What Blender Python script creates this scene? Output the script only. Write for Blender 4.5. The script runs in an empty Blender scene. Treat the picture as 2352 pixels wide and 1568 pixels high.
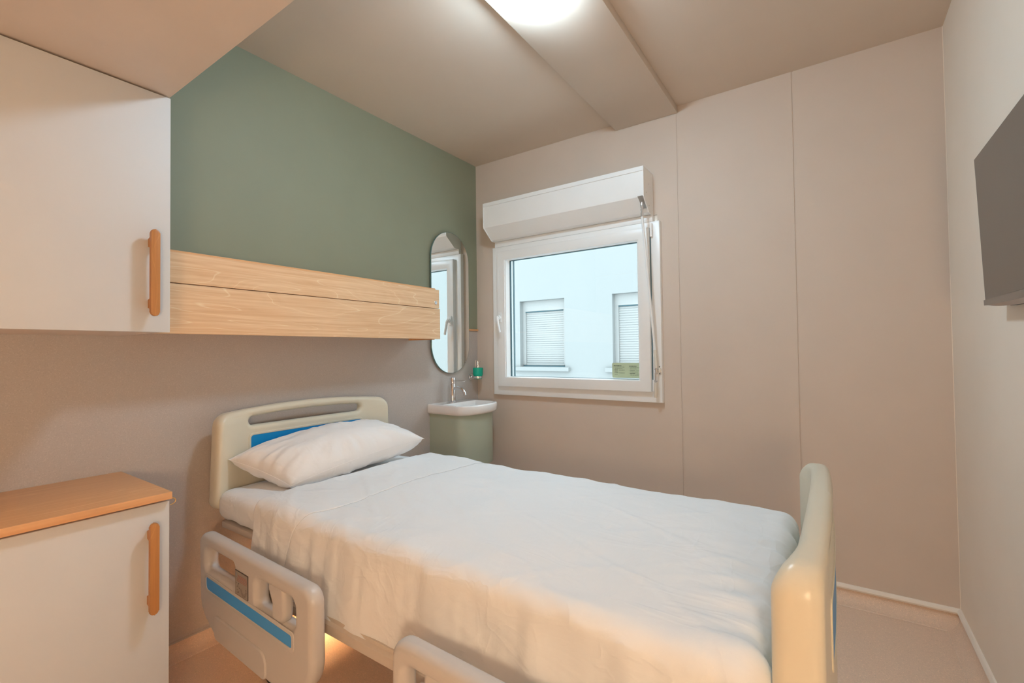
import bpy, bmesh, math, random
from mathutils import Vector, Matrix, noise
random.seed(7)
C = bpy.context.scene.collection
PI = math.pi

# ------------------------------------------------------------------ materials
def mat(name, col, rough=0.5, metal=0.0, spec=0.5, var=0.0, vscale=8.0, bump=0.0, bscale=60.0, emit=None, estr=0.0, sheen=0.0, coat=0.0):
    m = bpy.data.materials.new(name); m.use_nodes = True
    nt = m.node_tree; b = nt.nodes['Principled BSDF']
    b.inputs['Base Color'].default_value = (*col, 1)
    b.inputs['Roughness'].default_value = rough
    b.inputs['Metallic'].default_value = metal
    b.inputs['Specular IOR Level'].default_value = spec
    b.inputs['Coat Weight'].default_value = coat
    if sheen: b.inputs['Sheen Weight'].default_value = sheen
    if emit: 
        b.inputs['Emission Color'].default_value = (*emit, 1); b.inputs['Emission Strength'].default_value = estr
    tc = nt.nodes.new('ShaderNodeTexCoord')
    if var > 0:
        n = nt.nodes.new('ShaderNodeTexNoise'); n.inputs['Scale'].default_value = vscale; n.inputs['Detail'].default_value = 4
        nt.links.new(tc.outputs['Object'], n.inputs['Vector'])
        r = nt.nodes.new('ShaderNodeValToRGB')
        r.color_ramp.elements[0].position = .3; r.color_ramp.elements[1].position = .7
        r.color_ramp.elements[0].color = (*[c*(1-var) for c in col], 1)
        r.color_ramp.elements[1].color = (*[min(1, c*(1+var)) for c in col], 1)
        nt.links.new(n.outputs['Fac'], r.inputs['Fac']); nt.links.new(r.outputs['Color'], b.inputs['Base Color'])
    if bump > 0:
        n2 = nt.nodes.new('ShaderNodeTexNoise'); n2.inputs['Scale'].default_value = bscale; n2.inputs['Detail'].default_value = 3
        nt.links.new(tc.outputs['Object'], n2.inputs['Vector'])
        bp = nt.nodes.new('ShaderNodeBump'); bp.inputs['Strength'].default_value = bump; bp.inputs['Distance'].default_value = .002
        nt.links.new(n2.outputs['Fac'], bp.inputs['Height']); nt.links.new(bp.outputs['Normal'], b.inputs['Normal'])
    return m

def wood(name, dark, mid, light, axis='y', scale=1.0, rough=0.45, seedoff=0.0, cathedral=True):
    """oak laminate: stretched grain plus long arched cathedral figure"""
    m = bpy.data.materials.new(name); m.use_nodes = True
    nt = m.node_tree; N = nt.nodes; L = nt.links; b = N['Principled BSDF']
    b.inputs['Roughness'].default_value = rough
    tc = N.new('ShaderNodeTexCoord'); mp = N.new('ShaderNodeMapping')
    st = {'x': (1.3, 9, 9), 'y': (9, 1.3, 9), 'z': (9, 9, 1.3)}[axis]
    mp.inputs['Scale'].default_value = [s*scale for s in st]
    mp.inputs['Location'].default_value = (seedoff, seedoff*1.7, seedoff*.6)
    L.new(tc.outputs['Object'], mp.inputs['Vector'])
    # base figure: contour lines of a slow noise field
    n1 = N.new('ShaderNodeTexNoise'); n1.inputs['Scale'].default_value = .75; n1.inputs['Detail'].default_value = 2.0; n1.inputs['Distortion'].default_value = .35
    L.new(mp.outputs['Vector'], n1.inputs['Vector'])
    mul = N.new('ShaderNodeMath'); mul.operation = 'MULTIPLY'; mul.inputs[1].default_value = 13.0 if cathedral else 5.0
    L.new(n1.outputs['Fac'], mul.inputs[0])
    fr = N.new('ShaderNodeMath'); fr.operation = 'PINGPONG'; fr.inputs[1].default_value = .5
    L.new(mul.outputs[0], fr.inputs[0])
    # fine grain streaks
    mp2 = N.new('ShaderNodeMapping'); st2 = {'x': (3, 120, 120), 'y': (120, 3, 120), 'z': (120, 120, 3)}[axis]
    mp2.inputs['Scale'].default_value = [s*scale for s in st2]
    L.new(tc.outputs['Object'], mp2.inputs['Vector'])
    n2 = N.new('ShaderNodeTexNoise'); n2.inputs['Scale'].default_value = 1.0; n2.inputs['Detail'].default_value = 3
    L.new(mp2.outputs['Vector'], n2.inputs['Vector'])
    r1 = N.new('ShaderNodeValToRGB'); e = r1.color_ramp.elements
    e[0].position = 0.0; e[0].color = (*mid, 1); e[1].position = .42; e[1].color = (*mid, 1)
    x = r1.color_ramp.elements.new(.47); x.color = (*mid, 1)
    x = r1.color_ramp.elements.new(.495); x.color = (*light, 1)
    x = r1.color_ramp.elements.new(.2); x.color = (*[a*.25+c*.75 for a, c in zip(dark, mid)], 1)
    L.new(fr.outputs[0], r1.inputs['Fac'])
    r2 = N.new('ShaderNodeValToRGB'); r2.color_ramp.elements[0].position = .35; r2.color_ramp.elements[1].position = .65
    r2.color_ramp.elements[0].color = (*dark, 1); r2.color_ramp.elements[1].color = (*light, 1)
    L.new(n2.outputs['Fac'], r2.inputs['Fac'])
    mx = N.new('ShaderNodeMix'); mx.data_type = 'RGBA'; mx.inputs[0].default_value = .38
    L.new(r1.outputs['Color'], mx.inputs[6]); L.new(r2.outputs['Color'], mx.inputs[7])
    L.new(mx.outputs[2], b.inputs['Base Color'])
    bp = N.new('ShaderNodeBump'); bp.inputs['Strength'].default_value = .12; bp.inputs['Distance'].default_value = .001
    L.new(n2.outputs['Fac'], bp.inputs['Height']); L.new(bp.outputs['Normal'], b.inputs['Normal'])
    return m

def speckle(name, col, amount=.12, scale=430.0, rough=.5):
    """speckled vinyl: fine light and dark flecks in one flat tone"""
    m = bpy.data.materials.new(name); m.use_nodes = True
    nt = m.node_tree; N = nt.nodes; L = nt.links; b = N['Principled BSDF']; b.inputs['Roughness'].default_value = rough
    tc = N.new('ShaderNodeTexCoord')
    v = N.new('ShaderNodeTexVoronoi'); v.inputs['Scale'].default_value = scale
    L.new(tc.outputs['Object'], v.inputs['Vector'])
    sx = N.new('ShaderNodeSeparateColor'); L.new(v.outputs['Color'], sx.inputs['Color'])
    r = N.new('ShaderNodeValToRGB'); e = r.color_ramp.elements
    e[0].position = 0; e[0].color = (*[c*(1-amount) for c in col], 1)
    e[1].position = 1; e[1].color = (*[min(1, c*(1+amount*1.5)) for c in col], 1)
    x = e.new(.15); x.color = (*col, 1); x = e.new(.82); x.color = (*col, 1)
    L.new(sx.outputs[0], r.inputs['Fac']); L.new(r.outputs['Color'], b.inputs['Base Color'])
    n2 = N.new('ShaderNodeTexNoise'); n2.inputs['Scale'].default_value = 500; L.new(tc.outputs['Object'], n2.inputs['Vector'])
    bp = N.new('ShaderNodeBump'); bp.inputs['Strength'].default_value = .12; bp.inputs['Distance'].default_value = .001
    L.new(n2.outputs['Fac'], bp.inputs['Height']); L.new(bp.outputs['Normal'], b.inputs['Normal'])
    return m

def cloth_mat(name, col, crease=.16):
    m = mat(name, col, rough=.85, spec=.2, sheen=.15)
    nt = m.node_tree; N = nt.nodes; L = nt.links; b = N['Principled BSDF']
    tc = N.new('ShaderNodeTexCoord')
    a = N.new('ShaderNodeTexNoise'); a.inputs['Scale'].default_value = 9; a.inputs['Detail'].default_value = 5; a.inputs['Distortion'].default_value = .8
    L.new(tc.outputs['Object'], a.inputs['Vector'])
    w = N.new('ShaderNodeTexNoise'); w.inputs['Scale'].default_value = 700; L.new(tc.outputs['Object'], w.inputs['Vector'])
    b1 = N.new('ShaderNodeBump'); b1.inputs['Strength'].default_value = .22; b1.inputs['Distance'].default_value = .012
    L.new(a.outputs['Fac'], b1.inputs['Height'])
    prev = b1
    for rot, sc_, seed in ((.5, (3.2, 8, 8), 0.0), (-.7, (9, 3.0, 8), 5.0)):          # sharp pressed creases in two directions
        mp = N.new('ShaderNodeMapping'); mp.inputs['Rotation'].default_value = (0, 0, rot); mp.inputs['Scale'].default_value = sc_; mp.inputs['Location'].default_value = (seed, seed, 0)
        L.new(tc.outputs['Object'], mp.inputs['Vector'])
        c = N.new('ShaderNodeTexNoise'); c.inputs['Scale'].default_value = 1.0; c.inputs['Detail'].default_value = 2.5; c.inputs['Distortion'].default_value = .9
        L.new(mp.outputs['Vector'], c.inputs['Vector'])
        cr = N.new('ShaderNodeValToRGB'); el = cr.color_ramp.elements; el[0].position = .44; el[0].color = (0, 0, 0, 1); el[1].position = .56; el[1].color = (0, 0, 0, 1)
        q = el.new(.495); q.color = (1, 1, 1, 1)
        L.new(c.outputs['Fac'], cr.inputs['Fac'])
        bb = N.new('ShaderNodeBump'); bb.inputs['Strength'].default_value = crease; bb.inputs['Distance'].default_value = .0045
        L.new(cr.outputs['Color'], bb.inputs['Height']); L.new(prev.outputs['Normal'], bb.inputs['Normal']); prev = bb
    b2 = N.new('ShaderNodeBump'); b2.inputs['Strength'].default_value = .08; b2.inputs['Distance'].default_value = .001
    L.new(w.outputs['Fac'], b2.inputs['Height']); L.new(prev.outputs['Normal'], b2.inputs['Normal'])
    L.new(b2.outputs['Normal'], b.inputs['Normal'])
    return m

def pane_mat(name):
    m = bpy.data.materials.new(name); m.use_nodes = True
    nt = m.node_tree; N = nt.nodes; L = nt.links
    for n in list(N):
        if n.type == 'BSDF_PRINCIPLED': N.remove(n)
    out = [n for n in N if n.type == 'OUTPUT_MATERIAL'][0]
    t = N.new('ShaderNodeBsdfTransparent'); t.inputs['Color'].default_value = (.93, .97, .98, 1)
    g = N.new('ShaderNodeBsdfGlossy'); g.inputs['Roughness'].default_value = .01
    f = N.new('ShaderNodeFresnel'); ge = N.new('ShaderNodeNewGeometry')
    io = N.new('ShaderNodeMath'); io.operation = 'MULTIPLY_ADD'; io.inputs[1].default_value = 1/1.45-1.45; io.inputs[2].default_value = 1.45   # one glass index for both faces
    L.new(ge.outputs['Backfacing'], io.inputs[0]); L.new(io.outputs[0], f.inputs['IOR'])
    mx = N.new('ShaderNodeMixShader'); L.new(f.outputs[0], mx.inputs[0]); L.new(t.outputs[0], mx.inputs[1]); L.new(g.outputs[0], mx.inputs[2])
    L.new(mx.outputs[0], out.inputs['Surface'])
    return m

M = dict(
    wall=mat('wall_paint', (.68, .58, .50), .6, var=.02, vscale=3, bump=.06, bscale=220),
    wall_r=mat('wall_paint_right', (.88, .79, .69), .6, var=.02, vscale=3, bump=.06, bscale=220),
    green=mat('sage_paint', (.275, .295, .21), .6, var=.02, vscale=4, bump=.06, bscale=220),
    ceil=mat('ceiling_paint', (.665, .565, .475), .65, var=.02, vscale=3, bump=.1, bscale=60),
    vinyl=speckle('wall_vinyl', (.50, .455, .425), .085),
    floor=speckle('floor_vinyl', (.80, .62, .49), .12, 380, .42),
    strip=mat('skirting_strip', (.92, .85, .77), .45, var=.02),
    white=mat('white_laminate', (.65, .665, .68), .55, var=.01, vscale=5),
    carcass=mat('cabinet_carcass', (.72, .66, .62), .5, var=.02),
    oak=wood('oak_laminate', (.67, .395, .205), (.83, .53, .30), (.94, .73, .49), 'y', 1.0, .42, 0.0),
    oak2=wood('oak_laminate_lower', (.67, .395, .205), (.83, .53, .30), (.94, .73, .49), 'y', 1.0, .42, 4.3),
    oaktop=wood('oak_worktop', (.70, .36, .165), (.79, .42, .195), (.86, .50, .25), 'y', 1.2, .42, 9.0, False),
    oakh=wood('oak_handle', (.44, .19, .065), (.52, .235, .075), (.60, .29, .10), 'z', 2.0, .4, 2.0, False),
    pvc=mat('white_pvc', (.92, .925, .925), .3, var=.01),
    gasket=mat('dark_gasket', (.10, .18, .21), .6, var=.05),
    rod=mat('cream_rod', (.80, .75, .66), .35, var=.02),
    chrome=mat('chrome', (.78, .78, .80), .12, 1.0, var=.02),
    steel=mat('brushed_steel', (.55, .54, .53), .35, 1.0, var=.05),
    mirror=mat('mirror_glass', (.90, .92, .91), .0, 1.0),
    mirredge=mat('mirror_edge', (.16, .26, .25), .15, .3, var=.05),
    ceramic=mat('white_ceramic', (.84, .82, .81), .1, coat=.3, var=.01),
    vanity=mat('sage_lacquer', (.40, .45, .36), .3, var=.01),
    soap=mat('emerald_soap', (.0, .42, .28), .3, var=.03),
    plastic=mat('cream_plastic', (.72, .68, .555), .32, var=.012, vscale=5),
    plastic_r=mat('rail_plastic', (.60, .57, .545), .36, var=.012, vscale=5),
    blue=mat('blue_inlay', (.0, .27, .66), .35, var=.02),
    blue_r=mat('rail_blue_inlay', (.05, .36, .86), .35, var=.02),
    frame=mat('bed_frame_paint', (.62, .55, .48), .45, var=.02),
    dark=mat('dark_rubber', (.025, .022, .02), .6, var=.1),
    linen=cloth_mat('white_linen', (.84, .86, .88)),
    pillow=cloth_mat('pillow_linen', (.87, .87, .875), .09),
    tvscreen=mat('tv_screen', (.12, .10, .082), .33, spec=.9, var=.01),
    tvframe=mat('tv_bezel', (.055, .035, .028), .4, var=.05),
    tvchin=mat('tv_chin', (.22, .18, .15), .35, var=.03),
    tvchin2=mat('tv_chin_lip', (.40, .33, .29), .4, var=.03),
    dome=mat('lamp_dome', (.95, .95, .95), .3, var=.01, emit=(.72, .985, 1.17), estr=82.0),
    domew=mat('lamp_dome_warm', (.95, .92, .88), .3, var=.01, emit=(1.0, .735, .475), estr=60.0),
    nled=mat('night_led', (.9, .8, .6), .3, var=.01, emit=(1.0, .55, .25), estr=340.0),
    sticker=mat('green_sticker', (.55, .66, .46), .5, var=.03),
    ink=mat('dark_ink', (.075, .11, .075), .6, var=.05),
    plate=mat('grey_plate', (.34, .30, .255), .4, var=.04),
    inkd=mat('plate_ink', (.10, .085, .08), .6, var=.05),
    inkr=mat('plate_red_ink', (.42, .17, .12), .6, var=.05),
    brass=mat('brass_wire', (.75, .50, .18), .3, .8, var=.03),
    facade=mat('facade_render', (.275, .285, .28), .8, var=.015, vscale=1.2, bump=.03, bscale=30),
    shutter=mat('shutter_slats', (.31, .31, .30), .5, var=.01),
    extdark=mat('shutter_gap_shade', (.06, .14, .17), .7, var=.05),
    pane=pane_mat('window_pane'),
)

# ------------------------------------------------------------------ object helpers
def root_of(o):
    while o.parent: o = o.parent
    return o
def obj(name, bm, m, parent=None, smooth=35, mods=()):
    """link a bmesh (world coordinates) as ONE object; m may be a list of materials"""
    me = bpy.data.meshes.new(name)
    bmesh.ops.recalc_face_normals(bm, faces=bm.faces) if smooth != 'keep' else None
    bm.to_mesh(me); bm.free()
    o = bpy.data.objects.new(name, me); C.objects.link(o)
    for x in (m if isinstance(m, (list, tuple)) else [m]): me.materials.append(x)
    if parent is not None:
        me.transform(Matrix.Translation(-root_of(parent).location)); o.parent = parent
    ang = 35 if smooth == 'keep' else smooth
    if ang:
        me.shade_smooth(); me.set_sharp_from_angle(angle=math.radians(ang))
    return o
def thing(name, label, cat, loc=(0, 0, 0), group=None):
    o = bpy.data.objects.new(name, None); C.objects.link(o); o.location = loc; o.empty_display_size = .1
    o['label'] = label; o['category'] = cat
    if group: o['group'] = group
    return o
def tag(o, label, cat, group=None):
    o['label'] = label; o['category'] = cat
    if group: o['group'] = group
    return o
def struct(o): o['kind'] = 'structure'; return o

def BM(): return bmesh.new()
def box(bm, x0, x1, y0, y1, z0, z1, bev=0.0, seg=2, mi=0):
    r = bmesh.ops.create_cube(bm, size=1.0)
    vs = r['verts']
    for v in vs:
        v.co = Vector(((x0+x1)/2 + v.co.x*(x1-x0), (y0+y1)/2 + v.co.y*(y1-y0), (z0+z1)/2 + v.co.z*(z1-z0)))
    fs = list({f for v in vs for f in v.link_faces})
    for f in fs: f.material_index = mi
    if bev > 0:
        es = list({e for v in vs for e in v.link_edges})
        bmesh.ops.bevel(bm, geom=es, offset=bev, segments=seg, affect='EDGES', profile=.5)
    return bm
def prism(bm, pts, axis, a0, a1, mi=0):
    """2D outline extruded along an axis. axis x: pts=(y,z); y: (x,z); z: (x,y)"""
    def P(p, a):
        return {'x': (a, p[0], p[1]), 'y': (p[0], a, p[1]), 'z': (p[0], p[1], a)}[axis]
    A = [bm.verts.new(P(p, a0)) for p in pts]; B = [bm.verts.new(P(p, a1)) for p in pts]
    n = len(pts); fs = [bm.faces.new(A), bm.faces.new(B[::-1])]
    for i in range(n): fs.append(bm.faces.new((A[i], B[i], B[(i+1) % n], A[(i+1) % n])))
    for f in fs: f.material_index = mi
    return fs
def tube(bm, path, rad, seg=12, caps=True):
    path = [Vector(p) for p in path]; rings = []
    rads = rad if isinstance(rad, (list, tuple)) else [rad]*len(path)
    up = None
    for i, p in enumerate(path):
        t = (path[min(i+1, len(path)-1)] - path[max(i-1, 0)]).normalized()
        if up is None: up = t.orthogonal().normalized()
        up = (up - t*up.dot(t)).normalized(); s = t.cross(up)
        rings.append([bm.verts.new(p + (up*math.cos(2*PI*k/seg) + s*math.sin(2*PI*k/seg))*rads[i]) for k in range(seg)])
    for a, b in zip(rings, rings[1:]):
        for k in range(seg): bm.faces.new((a[k], a[(k+1) % seg], b[(k+1) % seg], b[k]))
    if caps: bm.faces.new(rings[0][::-1]); bm.faces.new(rings[-1])
    return bm
def lathe(bm, prof, org, axis='z', seg=40, caps=True):
    """prof: (radius, height) from org along axis"""
    org = Vector(org); rings = []
    for r, h in prof:
        ring = []
        for k in range(seg):
            a = 2*PI*k/seg; c, s = math.cos(a)*max(r, 1e-5), math.sin(a)*max(r, 1e-5)
            d = {'z': (c, s, h), 'x': (h, c, s), 'y': (c, h, s)}[axis]
            ring.append(bm.verts.new(org + Vector(d)))
        rings.append(ring)
    for a, b in zip(rings, rings[1:]):
        for k in range(seg): bm.faces.new((a[k], a[(k+1) % seg], b[(k+1) % seg], b[k]))
    if caps: bm.faces.new(rings[0][::-1]); bm.faces.new(rings[-1])
    else:
        for k in range(seg): bm.faces.new((rings[-1][k], rings[-1][(k+1) % seg], rings[0][(k+1) % seg], rings[0][k]))
    bmesh.ops.remove_doubles(bm, verts=bm.verts, dist=1e-6)
    return bm
def rpoly(pts, rads, seg=8):
    """polygon with rounded corners"""
    out = []; n = len(pts)
    for i in range(n):
        p = Vector(pts[i]); a = (Vector(pts[i-1])-p); b = (Vector(pts[(i+1) % n])-p)
        r = rads[i] if isinstance(rads, (list, tuple)) else rads
        if r <= 0: out.append(tuple(p)); continue
        la, lb = a.length, b.length; a.normalize(); b.normalize()
        ang = a.angle(b); d = min(r/math.tan(ang/2), la*.499, lb*.499); rr = d*math.tan(ang/2)
        c = p + (a+b).normalized()*(rr/math.sin(ang/2))
        s = p+a*d; e = p+b*d
        a0 = math.atan2(s.y-c.y, s.x-c.x); a1 = math.atan2(e.y-c.y, e.x-c.x)
        da = (a1-a0+PI) % (2*PI)-PI
        for k in range(seg+1):
            t = a0+da*k/seg; out.append((c.x+rr*math.cos(t), c.y+rr*math.sin(t)))
    return out
def plate2d(loops, thick, bev, fn, cuts=None, bseg=4):
    """flat moulded panel: outline plus holes, rounded rims; fn maps (u,v,w) to the world"""
    cu = bpy.data.curves.new('c', 'CURVE'); cu.dimensions = '2D'; cu.fill_mode = 'BOTH'
    cu.extrude = thick/2-bev; cu.bevel_depth = bev; cu.bevel_resolution = bseg; cu.offset = -bev
    for lp in loops:
        s = cu.splines.new('POLY'); s.points.add(len(lp)-1); s.use_cyclic_u = True
        for p, q in zip(s.points, lp): p.co = (q[0], q[1], 0, 1)
    o = bpy.data.objects.new('c', cu); me = bpy.data.meshes.new_from_object(o)
    bm = BM(); bm.from_mesh(me)
    bpy.data.objects.remove(o); bpy.data.curves.remove(cu); bpy.data.meshes.remove(me)
    bmesh.ops.remove_doubles(bm, verts=bm.verts, dist=1e-5)
    if cuts:
        for u in cuts:
            bmesh.ops.bisect_plane(bm, geom=bm.verts[:]+bm.edges[:]+bm.faces[:], plane_co=(u, 0, 0), plane_no=(1, 0, 0))
    for v in bm.verts: v.co = Vector(fn(*v.co))
    return bm
def wn(o):
    m = o.modifiers.new('wn', 'WEIGHTED_NORMAL'); m.keep_sharp = True; return o
def sst(a, b, x):
    t = min(1, max(0, (x-a)/(b-a))); return t*t*(3-2*t)
def fbm(x, y, z=0.0, o=3):
    return noise.fractal(Vector((x, y, z)), 1.0, 2.0, o)

# ------------------------------------------------------------------ dimensions (metres)
WX, WY, CZ, BY = 2.531, 2.6355, 2.514, -2.0      # right wall, window wall, ceiling, near wall
TRIM = 1.319

# ------------------------------------------------------------------ room shell
bm = BM(); box(bm, 0, WX, BY, WY, -.06, 0); struct(obj('floor', bm, M['floor']))
bm = BM(); box(bm, -.08, WX+.08, BY-.08, WY+.12, CZ, CZ+.06); struct(obj('ceiling', bm, M['ceil']))
# left wall: speckled vinyl below the oak trim, sage paint above
bm = BM(); box(bm, -.08, 0, BY, WY, 0, TRIM, mi=0); box(bm, -.08, 0, BY, WY, TRIM, CZ, mi=1)
struct(obj('wall_left', bm, [M['vinyl'], M['green']], smooth=0))
bm = BM(); box(bm, 0, .012, .592, WY-.001, TRIM-.006, TRIM+.007, .003); struct(obj('trim_1', bm, M['oaktop']))
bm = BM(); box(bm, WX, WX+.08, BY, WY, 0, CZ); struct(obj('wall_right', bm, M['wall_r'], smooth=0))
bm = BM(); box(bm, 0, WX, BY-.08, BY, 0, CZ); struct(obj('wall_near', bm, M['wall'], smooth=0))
# window wall in panels with thin vertical joints and an opening for the window
FX0, FX1, FZ0, FZ1 = .167, 1.336, .866, 1.888     # visible outer window frame
bm = BM()
ox0, ox1, oz0, oz1 = FX0+.02, FX1-.02, FZ0+.02, 1.93
WB = WY+.12
g = .003
s1, s2 = 1.433, 1.984
box(bm, -.08, ox0, WY, WB, 0, CZ); box(bm, ox1, s1-g, WY, WB, 0, CZ)
box(bm, ox0, ox1, WY, WB, 0, oz0); box(bm, ox0, ox1, WY, WB, oz1, CZ)
box(bm, s1+g, s2-g, WY, WB, 0, CZ); box(bm, s2+g, WX+.08, WY, WB, 0, CZ)
box(bm, s1-g, s1+g, WY+.003, WB, 0, CZ); box(bm, s2-g, s2+g, WY+.003, WB, 0, CZ)
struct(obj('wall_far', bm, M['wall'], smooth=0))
# fine joint beads on the wall corners
bm = BM(); box(bm, WX-.002, WX, WY-.002, WY, .08, CZ); struct(obj('trim_2', bm, M['wall_r'], smooth=0))
# coved skirting: vinyl turned up the wall with a pale strip on top
def cove(name, side):
    R = .045; prof = [(0, .062)]
    prof += [(.004, .062), (.004, R+.004)]
    for k in range(1, 9):
        a = PI/2*k/8; prof.append((.004+R-R*math.cos(a), .004+R-R*math.sin(a)))
    prof += [(.004+R+.004, .0005), (0, .0005)]
    b = BM()
    if side == 'far': prism(b, [(WY-p, z) for p, z in prof], 'x', .0, WX)
    elif side == 'right': prism(b, [(WX-p, z) for p, z in prof], 'y', BY, WY)
    else: prism(b, [(p, z) for p, z in prof], 'y', BY, WY)
    o = struct(obj(name, b, M['floor']))
    b = BM(); st = [(0, .061), (.011, .061), (.014, .068), (.012, .076), (.006, .0815), (0, .082)]
    if side == 'far': prism(b, [(WY-p, z) for p, z in st], 'x', .0, WX)
    elif side == 'right': prism(b, [(WX-p, z) for p, z in st], 'y', BY, WY)
    else: prism(b, [(p, .062 if z > .07 else .058) if p else (0, z-.012) for p, z in st], 'y', BY, WY)
    obj('skirting_strip', b, M['strip'] if side != 'left' else M['vinyl'], o)
cove('baseboard_far', 'far'); cove('baseboard_right', 'right'); cove('baseboard_left', 'left')
# raised ceiling panel that carries the lamp
bm = BM(); box(bm, 1.078, 1.438, .3, WY-.002, 2.4745, CZ, .002); struct(obj('ceiling_panel', bm, M['ceil']))
# dropped ceiling over the entry end
bm = BM(); box(bm, 0, WX, BY, .586, 1.972, CZ-.001, .002); struct(obj('ceiling_soffit', bm, mat('soffit_paint', (.74, .62, .52), .6, var=.02, bump=.06, bscale=150)))

# ------------------------------------------------------------------ window
win = struct(bpy.data.objects.new('window_1', None)); C.objects.link(win); win.location = ((FX0+FX1)/2, WY, FZ0)
def frame_ring(bm, x0, x1, z0, z1, w, y0, y1, bev=.004):
    """mitred rectangular ring"""
    wl, wr, wb, wt = w if isinstance(w, tuple) else (w,)*4
    o = [(x0, z0), (x1, z0), (x1, z1), (x0, z1)]; i = [(x0+wl, z0+wb), (x1-wr, z0+wb), (x1-wr, z1-wt), (x0+wl, z1-wt)]
    V = {}
    for k in range(4):
        for nme, p in (('o', o[k]), ('i', i[k])):
            for s, y in ((0, y0), (1, y1)): V[nme, k, s] = bm.verts.new((p[0], y, p[1]))
    es = []
    for k in range(4):
        n = (k+1) % 4
        for q in ((('o', k, 0), ('o', n, 0), ('i', n, 0), ('i', k, 0)), (('o', k, 1), ('i', k, 1), ('i', n, 1), ('o', n, 1)),
                  (('o', k, 0), ('o', k, 1), ('o', n, 1), ('o', n, 0)), (('i', k, 0), ('i', n, 0), ('i', n, 1), ('i', k, 1))):
            bm.faces.new([V[t] for t in q])
    bm.edges.ensure_lookup_table()
    if bev:
        for k in range(4):
            n = (k+1) % 4
            for nme in 'oi':
                e = bm.edges.get((V[nme, k, 0], V[nme, n, 0]))
                if e: es.append(e)
        bmesh.ops.bevel(bm, geom=es, offset=bev, segments=2, affect='EDGES', profile=.5)
    return bm
b = frame_ring(BM(), FX0, FX1, FZ0, FZ1, .062, WY-.030, WY+.03, .005)
box(b, .186, 1.297, WY-.028, WY+.02, 1.8885, 1.927, .003)                       # packer strip under the shutter box
obj('window_frame', b, M['pvc'], win)
b = frame_ring(BM(), .222, 1.281, .927, 1.851, .062, WY-.056, WY-.0305, .004)    # opening sash, front face
frame_ring(b, .262, 1.240, .966, 1.812, (.030, .030, .026, .022), WY-.050, WY+.02, .008)  # inner rebate and glazing bead
sash = obj('sash', b, M['pvc'], win)
b = frame_ring(BM(), .2925, 1.2095, .992, 1.790, (.0035, .002, .002, .003), WY-.002, WY+.012, 0)
frame_ring(b, .310, 1.2095, .992, 1.790, (.004, .001, .001, .001), WY+.012, WY+.026, 0)
obj('gasket', b, M['gasket'], sash)
b = BM(); box(b, .292, 1.210, WY+.004, WY+.008, .991, 1.791); obj('pane', b, M['pane'], sash, smooth=0)
b = BM(); box(b, .2800, .2925, WY-.05, WY+.0, .995, 1.788, .002)
# lever handle on the left stile
b = BM(); lathe(b, [(.0, 0), (.016, .0), (.016, .010), (.012, .012), (.012, .03), (.0, .03)], (.2475, WY-.087, 1.395), 'y', 20)
tube(b, [(.2475, WY-.080, 1.395), (.248, WY-.092, 1.395), (.2505, WY-.096, 1.385), (.257, WY-.097, 1.35), (.265, WY-.097, 1.318), (.271, WY-.096, 1.292)], [.010, .010, .0095, .0085, .0085, .0085], 12)
box(b, .2335, .2615, WY-.066, WY-.055, 1.36, 1.43, .005)
obj('window_handle', b, M['pvc'], sash)
b = BM(); tube(b, [(1.291, WY-.038, 1.80), (1.291, WY-.038, 1.875)], .008, 10); tube(b, [(1.291, WY-.038, 1.835), (1.291, WY-.038, 1.84)], .0095, 10)
obj('hinge', b, M['pvc'], win)
b = BM(); tube(b, [(1.291, WY-.038, .932), (1.291, WY-.038, .995)], .008, 10); obj('hinge', b, M['pvc'], win)
b = BM(); box(b, 1.2815, 1.2865, WY-.0335, WY-.0295, .94, 1.85); obj('sash_gap', b, M['gasket'], win)

# safety notice stuck on the pane, with tiny illegible lines
st = thing('notice_sticker', 'small green notice sticker with two columns of tiny text on the window pane', 'sticker', (1.12, WY, 1.0))
sx0, sx1, sz0, sz1, sy = 1.029, 1.205, .999, 1.088, WY+.0035
b = BM(); prism(b, rpoly([(sx0, sz0), (sx1, sz0), (sx1, sz1), (sx0, sz1)], .009), 'y', sy-.0008, sy); obj('backing', b, M['sticker'], st, smooth=0)
b = BM()
def words_line(b, x, z, w, h, thick):
    rr = random.Random(int(x*1e4+z*1e5)); e = x+w
    while x < e-.002:
        l = min(rr.uniform(.004, .013), e-x); box(b, x, x+l, sy-.0012, sy-.0007, z-h/2*rr.uniform(.7, 1), z+h/2*rr.uniform(.7, 1)); x += l+.0014
def dx(f): return sx0+(sx1-sx0)*f
def dz(f): return sz1-(sz1-sz0)*f
cols = (((.055, .33, .20, .0042), (.10, .44, .29, .0022), (.10, .37, .375, .0022), (.09, .20, .475, .0032), (.24, .44, .485, .0022), (.09, .19, .57, .0022), (.09, .21, .66, .0032), (.24, .44, .68, .0022), (.09, .19, .765, .0022)),
        ((.60, .86, .22, .0042), (.63, .97, .32, .0022), (.63, .85, .405, .0022), (.63, .80, .50, .0032), (.84, .985, .52, .0022), (.63, .90, .60, .0022), (.63, .81, .70, .0032), (.84, .985, .72, .0022), (.63, .92, .80, .0022)))
for ci, col in enumerate(cols):
    b = BM()
    for f0, f1, v, h in col: words_line(b, dx(f0), dz(v), (f1-f0)*(sx1-sx0), h, 0)
    for v in ((.29, .475, .66), (.32, .50, .70))[ci]: box(b, dx((.062, .595)[ci]), dx((.07, .603)[ci]), sy-.0012, sy-.0007, dz(v)-.001, dz(v)+.001)
    obj('text_column', b, M['ink'], st, smooth=0)

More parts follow.
